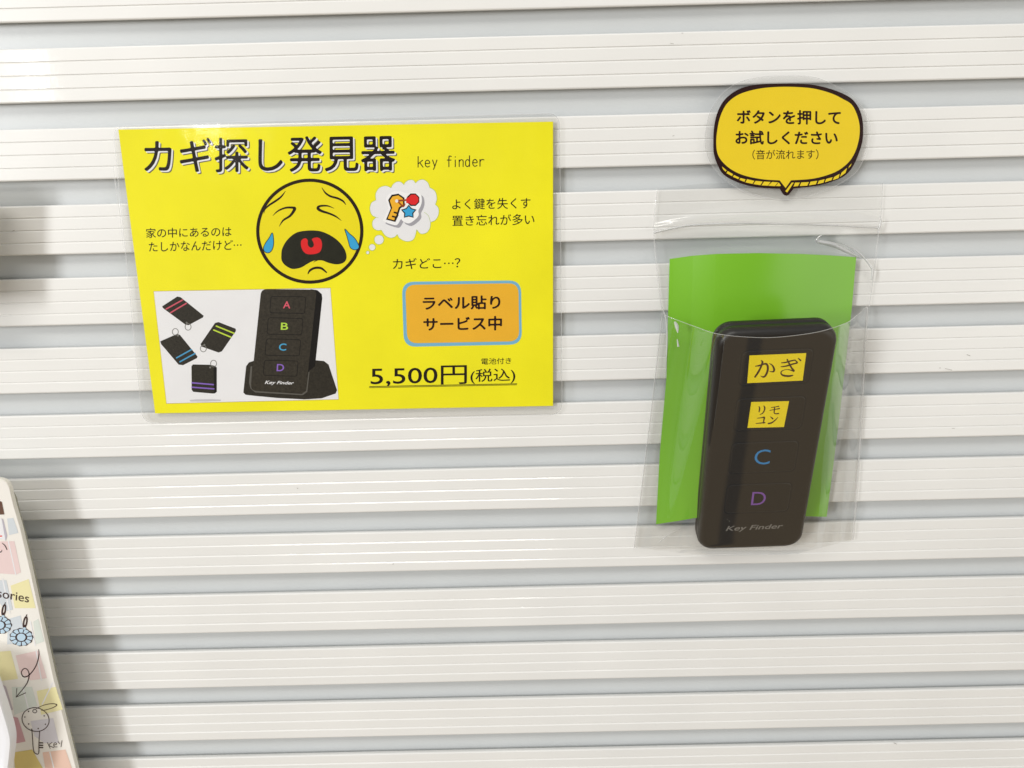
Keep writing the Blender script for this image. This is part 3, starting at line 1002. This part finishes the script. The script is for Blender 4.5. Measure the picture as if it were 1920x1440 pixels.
fr_top = [(0, 1242, 588), (.04, 1254, 594), (.16, 1305, 613), (.27, 1345, 626), (.42, 1400, 632), (.56, 1455, 632.5), (.72, 1520, 625), (.82, 1558, 616), (.9, 1590, 604), (.95, 1606, 592), (1, 1626, 575)]
sheet('front_sheet', fr_top, [(0, 1189, 1027), (.3, 1310, 1040), (.72, 1495, 1038), (1, 1599, 1012)], [(0, 1242, 588), (.4, 1222, 760), (1, 1189, 1027)],
      [(0, 1626, 575), (.4, 1616, 770), (1, 1599, 1012)], front_depth, M_film, bag, 96, 80)


def ribbon(name, pts, w, depth, m, lift=0.0):
    """narrow raised bead along a traced line"""
    P = smooth_loop([(x, y, k) for (x, y), k in zip(pts, w if hasattr(w, '__len__') else [w] * len(pts))], 8, False)
    v, f = [], []
    N = 7
    for i, p in enumerate(P):
        a, c = P[max(i - 1, 0)][:2], P[min(i + 1, len(P) - 1)][:2]
        d = (c - a) / np.hypot(*(c - a))
        nn = np.array((-d[1], d[0])) * p[2] / 2
        dd = depth(i / (len(P) - 1)) if callable(depth) else depth
        for k in range(N):
            t = -1 + 2 * k / (N - 1)
            v.append(wall_plane(dd + lift * math.cos(t * math.pi / 2)).at(p[:2] + nn * t))
    for i in range(len(P) - 1):
        for k in range(N - 1):
            q = i * N + k
            f.append([q, q + 1, q + N + 1, q + N])
    return link(name, v, f, m, bag, smooth=True)


ribbon('side_weld', [(1242, 588), (1222, 760), (1206, 890), (1189, 1027)], 2.2, .0036, M_weld, .0003)
ribbon('side_weld', [(1626, 575), (1616, 770), (1606, 930), (1599, 1012)], 3.2, .0036, M_weld, .0003)
ribbon('mouth_edge', [(x, y) for _, x, y in fr_top], 1.3, lambda t: front_depth(t, 0, np.array(lerp_path(fr_top, t))) + .0003, M_weld, .0002)
ribbon('rear_edge', [(1232, 354), (1226, 435), (1236, 545), (1242, 588)], 1.6, .0026, M_weld, .0001)
ribbon('rear_edge', [(1655, 343), (1652, 400), (1648, 430), (1640, 500), (1630, 575)], 1.4, .0026, M_crease, .0001)
ribbon('seal_fold', [(1226, 436), (1262, 428), (1300, 422), (1360, 418.5), (1420, 419), (1500, 421), (1580, 424), (1650, 427)], [5, 5, 5, 4, 4, 3, 3, 4], .0044, M_crease, .0016)
ribbon('wrinkle_glint', [(1541, 441), (1535, 445), (1532, 450)], [1.5, 4, 1], .0052, M_glint, .0014)
ribbon('wrinkle_glint', [(1532, 446), (1534, 453), (1562, 459), (1590, 472), (1612, 483)], [3, 7, 9, 8, 3], .0046, M_crease, .0014)
ribbon('wrinkle_glint', [(1572, 456), (1598, 465), (1618, 481), (1630, 497), (1636, 507), (1634, 525)], [.8, 2.4, 3.4, 3, 5, 3], .0052, M_glint, .0010)
ribbon('wrinkle_glint', [(1649, 405), (1652, 412), (1650, 424), (1645, 436)], [.8, 2.5, 3, 1], .0050, M_glint, .0008)
ribbon('wrinkle_glint', [(1440, 420), (1500, 420.5), (1572, 422)], [.5, 1.4, .5], .0062, M_glint, .0004)
ribbon('wrinkle_glint', [(1296, 423), (1340, 420), (1400, 419)], [.5, 1.8, .5], .0062, M_glint, .0004)
ribbon('wrinkle_glint', [(1234, 1018), (1252, 1004), (1276, 992)], [.6, 2.2, .6], .0050, M_glint, .0006)
ribbon('wrinkle_glint', [(1265, 603), (1269, 612), (1271, 624)], [3, 7, 2], .0160, M_glint, .0004)  # pale bead drawn in as a highlight on the film
ribbon('wrinkle_glint', [(1270, 636), (1272, 650)], [2, 4], .0160, M_glint, .0004)
ribbon('wrinkle_glint', [(1240, 572), (1249, 600), (1251, 640), (1248, 700)], [.6, 3, 2.6, .8], .0050, M_glint, .0004)

# ------------------------------------------------------------------ pastel display board at the lower left
PD = wall_plane(0.024)
dbd = empty('display_board', PD.at((20, 1400)), 'white display board with pastel patchwork, earring and key drawings', 'display board')
cA, cB = crop(0, 1080, 4.0), crop(0, 880, 5.54)
edge = smooth_loop(cB([(-1500, 60), (-700, 75), (-200, 85), (0, 105), (60, 130), (95, 178), (112, 245), (150, 400)]), 5, False)[:-1] + [(38.8, 992), (54, 1056), (59.5, 1080), (82, 1185), (100.5, 1270), (143, 1440), (175, 1570), (200, 1680), (-300, 1700), (-300, 900)]
edge = [p for p in edge]
v, f = slab(edge, PD, -0.0026, -0.0004)
panel = link('panel', v, f, mat('board_white', lin(238, 234, 222), .4, coat=.2), dbd)
ins = [(x - 0.9, y + 0.5) for x, y in edge]
v, f = slab(ins, PD, -0.0004, 0)
link('print_sheet', v, f, mat('print_cream', lin(240, 236, 228), .35, coat=.3, noise=.02), dbd)
# clear backing plate just behind, a little wider
plate = [(x + 5.0, y + 24) for x, y in edge[:-2]] + [(-300, 1740), (-300, 930)]
v, f = slab(plate, PD, -0.0042, -0.0030)
link('clear_plate', v, f, mat('plate_grey', lin(150, 148, 130), .15, coat=.4), dbd)
pastel = {'pink': (234, 210, 207), 'yellow': (236, 228, 176), 'blue': (210, 216, 220), 'green': (219, 225, 216), 'lav': (214, 211, 217), 'rose': (208, 162, 168), 'gold': (224, 204, 130), 'salmon': (234, 200, 182), 'deep': (198, 186, 194)}
patches = {
    'pink': [cB([(-120, 750), (0, 748), (150, 745), (218, 1070), (170, 1090), (0, 1080), (-120, 1075)]), cA([(118, 595), (290, 558), (352, 765), (230, 782), (150, 720)])],
    'yellow': [cA([(80, 72), (215, 22), (268, 240), (112, 240)]), cA([(-40, 570), (80, 560), (136, 770), (-40, 792)]), cA([(275, 862), (418, 830), (472, 1000), (310, 1040)])],
    'blue': [cB([(75, 510), (140, 505), (192, 660), (95, 682)]), cA([(-20, 32), (48, 30), (97, 252), (48, 262), (-20, 180)]), cA([(60, 322), (156, 295), (192, 500), (55, 512)])],
    'green': [cA([(250, 342), (288, 320), (332, 490), (272, 512)]), cA([(88, 832), (240, 830), (282, 970), (108, 1042)])],
    'lav': [cA([(230, 1087), (400, 1065), (442, 1250), (335, 1252), (260, 1200)])],
    'deep': [cA([(-10, 790), (46, 830), (97, 1000), (50, 1022)])],
    'rose': [cA([(75, 1050), (135, 1062), (192, 1240), (110, 1257)])],
    'gold': [cA([(100, 1322), (242, 1300), (322, 1440), (350, 1560), (130, 1560)])],
    'salmon': [cA([(320, 1322), (492, 1300), (540, 1440), (560, 1560), (360, 1560)])]}
a = Art(PD, .0001)
pm, pidx = [], []
for k, L in patches.items():
    pm.append(mat('pastel_' + k, lin(*pastel[k]), .35, coat=.3, noise=.03))
    for p in L:
        a.poly(p)
        pidx.append(len(pm) - 1)
pp = a.build('patchwork_pattern', pm[0], dbd, mats=pm, idx=pidx)
a = Art(PD, .00014)
for p in ([(20, 20), (75, 280)], [(228, 340), (265, 520)], [(272, 560), (312, 780)], [(175, 840), (215, 1000)], [(395, 800), (318, 960)], [(375, 1320), (420, 1500)]):
    a.stroke(cA(p), 2.2, smooth=0)
a.stroke(cB([(88, 745), (165, 1090)]), 2.0, smooth=0)
a.build('white_line_pattern', M_white, dbd)
ML = mat('brown_line_ink', lin(58, 34, 30), .4)
a = Art(PD, .0002)
a.poly(cB([(-60, 330), (0, 328), (20, 336), (46, 466), (0, 469), (-60, 470)]))
a.build('brown_print', mat('brown_block', lin(105, 75, 60), .4), dbd)
Art(PD, .0002).poly(cB([(-60, 500), (8, 508), (22, 525), (58, 732), (0, 720), (-60, 715)])).build('price_tag_print', M_white, dbd)
Art(PD, .00015).poly(cB([(20, 505), (35, 520), (76, 690), (60, 745)])).build('tag_shade_print', mat('tag_grey', lin(190, 185, 195), .4), dbd)
Art(PD, .00024).stroke(cB([(-30, 695), (20, 691)]), 2.2, smooth=0).build('red_print_line', M_red, dbd)
a = Art(PD, .0002)
a.fat = 1.3
a.stroke(cB([(25, 765), (55, 792), (74, 832)]), [.8, 1.4, 1.2])
a.stroke(cB([(-12, 845), (5, 858), (18, 850), (22, 835)]), [1, 1.4, 1.2, .6])
a.text('sories', cA([(-16, 94), (222, 140), (217, 199), (-18, 158)]), bold=.002)
a.build('board_lettering', ML, dbd)
a = Art(PD, .0002)
a.fat = 1.3
a.stroke(cA([(290, 548), (293, 590), (280, 650), (255, 700), (215, 745), (180, 755), (162, 730), (170, 702), (193, 692), (214, 712), (219, 750), (205, 800), (170, 850), (122, 906)]), [.6, 1.4, 1.5, 1.5, 1.5, 1.4, 1.3, 1.3, 1.3, 1.4, 1.4, 1.4, 1.2, 1.2])
a.stroke(cA([(128, 842), (122, 907), (193, 875)]), 1.2, smooth=0)
a.build('arrow_drawing', ML, dbd)
a = Art(PD, .0002)
a.fat = 1.25
a.ring(cA([(268, 1075)])[0], 25.6, 22, 1.2, rot=.25)
a.ring(cA([(262, 1012)])[0], 3.8, 3.2, 1.0, n=20)
a.stroke(cA([(272, 993), (330, 967), (390, 956), (428, 964), (400, 985), (350, 1001), (312, 1007)]), [.7, .9, 1, 1.4, 1, .9, .7])
a.stroke(cA([(240, 1145), (246, 1230), (252, 1302), (264, 1326), (291, 1330), (293, 1250), (299, 1160)]), 1.2, smooth=3)
for y in (1250, 1268, 1285):
    a.stroke(cA([(295, y), (322, y)]), 1.8, smooth=0)
for p in ((216, 1013), (333, 1047), (188, 1056), (217, 1108), (342, 1110), (288, 1142)):
    a.ellipse(cA([p])[0], 1.3, 1.3, 10)
a.build('key_drawing', ML, dbd)
a = Art(PD, .0002)
a.fat = 1.3
for q in ([(356, 1246), (378, 1292)], [(392, 1246), (368, 1268), (406, 1286)], [(406, 1266), (426, 1260), (418, 1248), (405, 1257), (407, 1278), (430, 1280)], [(436, 1240), (450, 1258)], [(466, 1232), (459, 1280)]):
    a.stroke(cA(q), .8, smooth=3)
a.build('handwritten_lettering', ML, dbd)
M_stone = mat('pale_blue_ink', lin(186, 210, 226), .4)
for cx, cy in ((162, 457), (2, 366)):
    a = Art(PD, .0002)
    a.fat = 1.3
    a.ring(cA([(cx + 28, cy - 112)])[0], 2.8, 10, 2.2, rot=.18, n=28)
    a.stroke(cA([(cx + 28, cy - 70), (cx + 26, cy - 88)]), 1.8, smooth=0)
    a.stroke(cA([(cx + 40, cy - 168), (cx + 32, cy - 150)]), 1.2, smooth=0)
    rim_ = []
    for i in range(44):
        t = 2 * math.pi * i / 44
        r = 1 + .045 * math.cos(t * 11)
        rim_.append((cx + 88 * r * math.cos(t), cy + 67 * r * math.sin(t)))
    a.poly(cA(rim_))
    er = a.build('earring_drawing', ML, dbd)
    a = Art(PD, .00034)
    a.ellipse(cA([(cx, cy)])[0], 8, 7, 24)
    for i in range(11):
        t0, t1 = 2 * math.pi * (i + .1) / 11 - 1.3, 2 * math.pi * (i + .9) / 11 - 1.3
        r0, r1 = .53, .92
        pts = [(cx + 88 * r * math.cos(t), cy + 67 * r * math.sin(t)) for r, t in ((r0, t0), (r1, t0), (r1 * 1.04, (t0 + t1) / 2), (r1, t1), (r0, t1))]
        a.poly(cA(pts))
    a.ellipse(cA([(cx + 24, cy - 66)])[0], 2.6, 2.2, 14)
    a.build('stones', M_stone, er)

# ------------------------------------------------------------------ white tray standing in front of the board
PT = wall_plane(0.044)
tray = empty('tray', PT.at((0, 1430)), 'white plastic tray with rounded rim in front of the pastel board', 'tray')
to = smooth_loop(cA([(-110, 690), (-60, 780), (-22, 890), (12, 990), (40, 1080), (64, 1165), (76, 1235), (73, 1320), (58, 1440), (36, 1560), (-60, 1600), (-430, 1600), (-450, 690)]), 4)
cen = np.array((-40.0, 1380.0))
shr = lambda k: [tuple(cen + (np.array(p) - cen) * k) for p in to]
v, f = [], []
lv = [(1.0, -.006), (1.0, -.001), (.985, 0), (.86, 0), (.84, -.001), (.70, -.010)]
for k, z in lv:
    v += [PT.at(p, z) for p in shr(k)]
n = len(to)
for l in range(len(lv) - 1):
    for i in range(n):
        j = (i + 1) % n
        f.append([l * n + i, l * n + j, (l + 1) * n + j, (l + 1) * n + i])
f.append([(len(lv) - 1) * n + i for i in range(n)])
f.append(list(range(n - 1, -1, -1)))
link('tray_shell', v, f, mat('white_plastic', lin(240, 240, 242), .3, coat=.2), tray, smooth=False)

# ------------------------------------------------------------------ unseen block added just left of the frame to cast a shadow on the slats
PK = wall_plane(0.024)
pk = empty('shadow_caster', PK.at((-150, 430)), 'unseen white stand-in added left of the yellow price sign to cast a shadow', 'shadow caster')
pq_ = round_quad([(-340, 350), (-44, 346), (-40, 562), (-336, 568)], 16)
v, f = slab(pq_, PK, -0.012, 0)
link('pouch', v, f, mat('caster_white', lin(225, 220, 208), .4), pk)  # body of the added shadow caster
v, f = slab([(-186, 358), (-174, 358), (-174, 370), (-186, 370)], PK, -0.030, 0.012)
link('peg', v, f, mat('caster_metal', lin(190, 190, 190), .3, metallic=1.0), pk)  # rod belonging to the added shadow caster
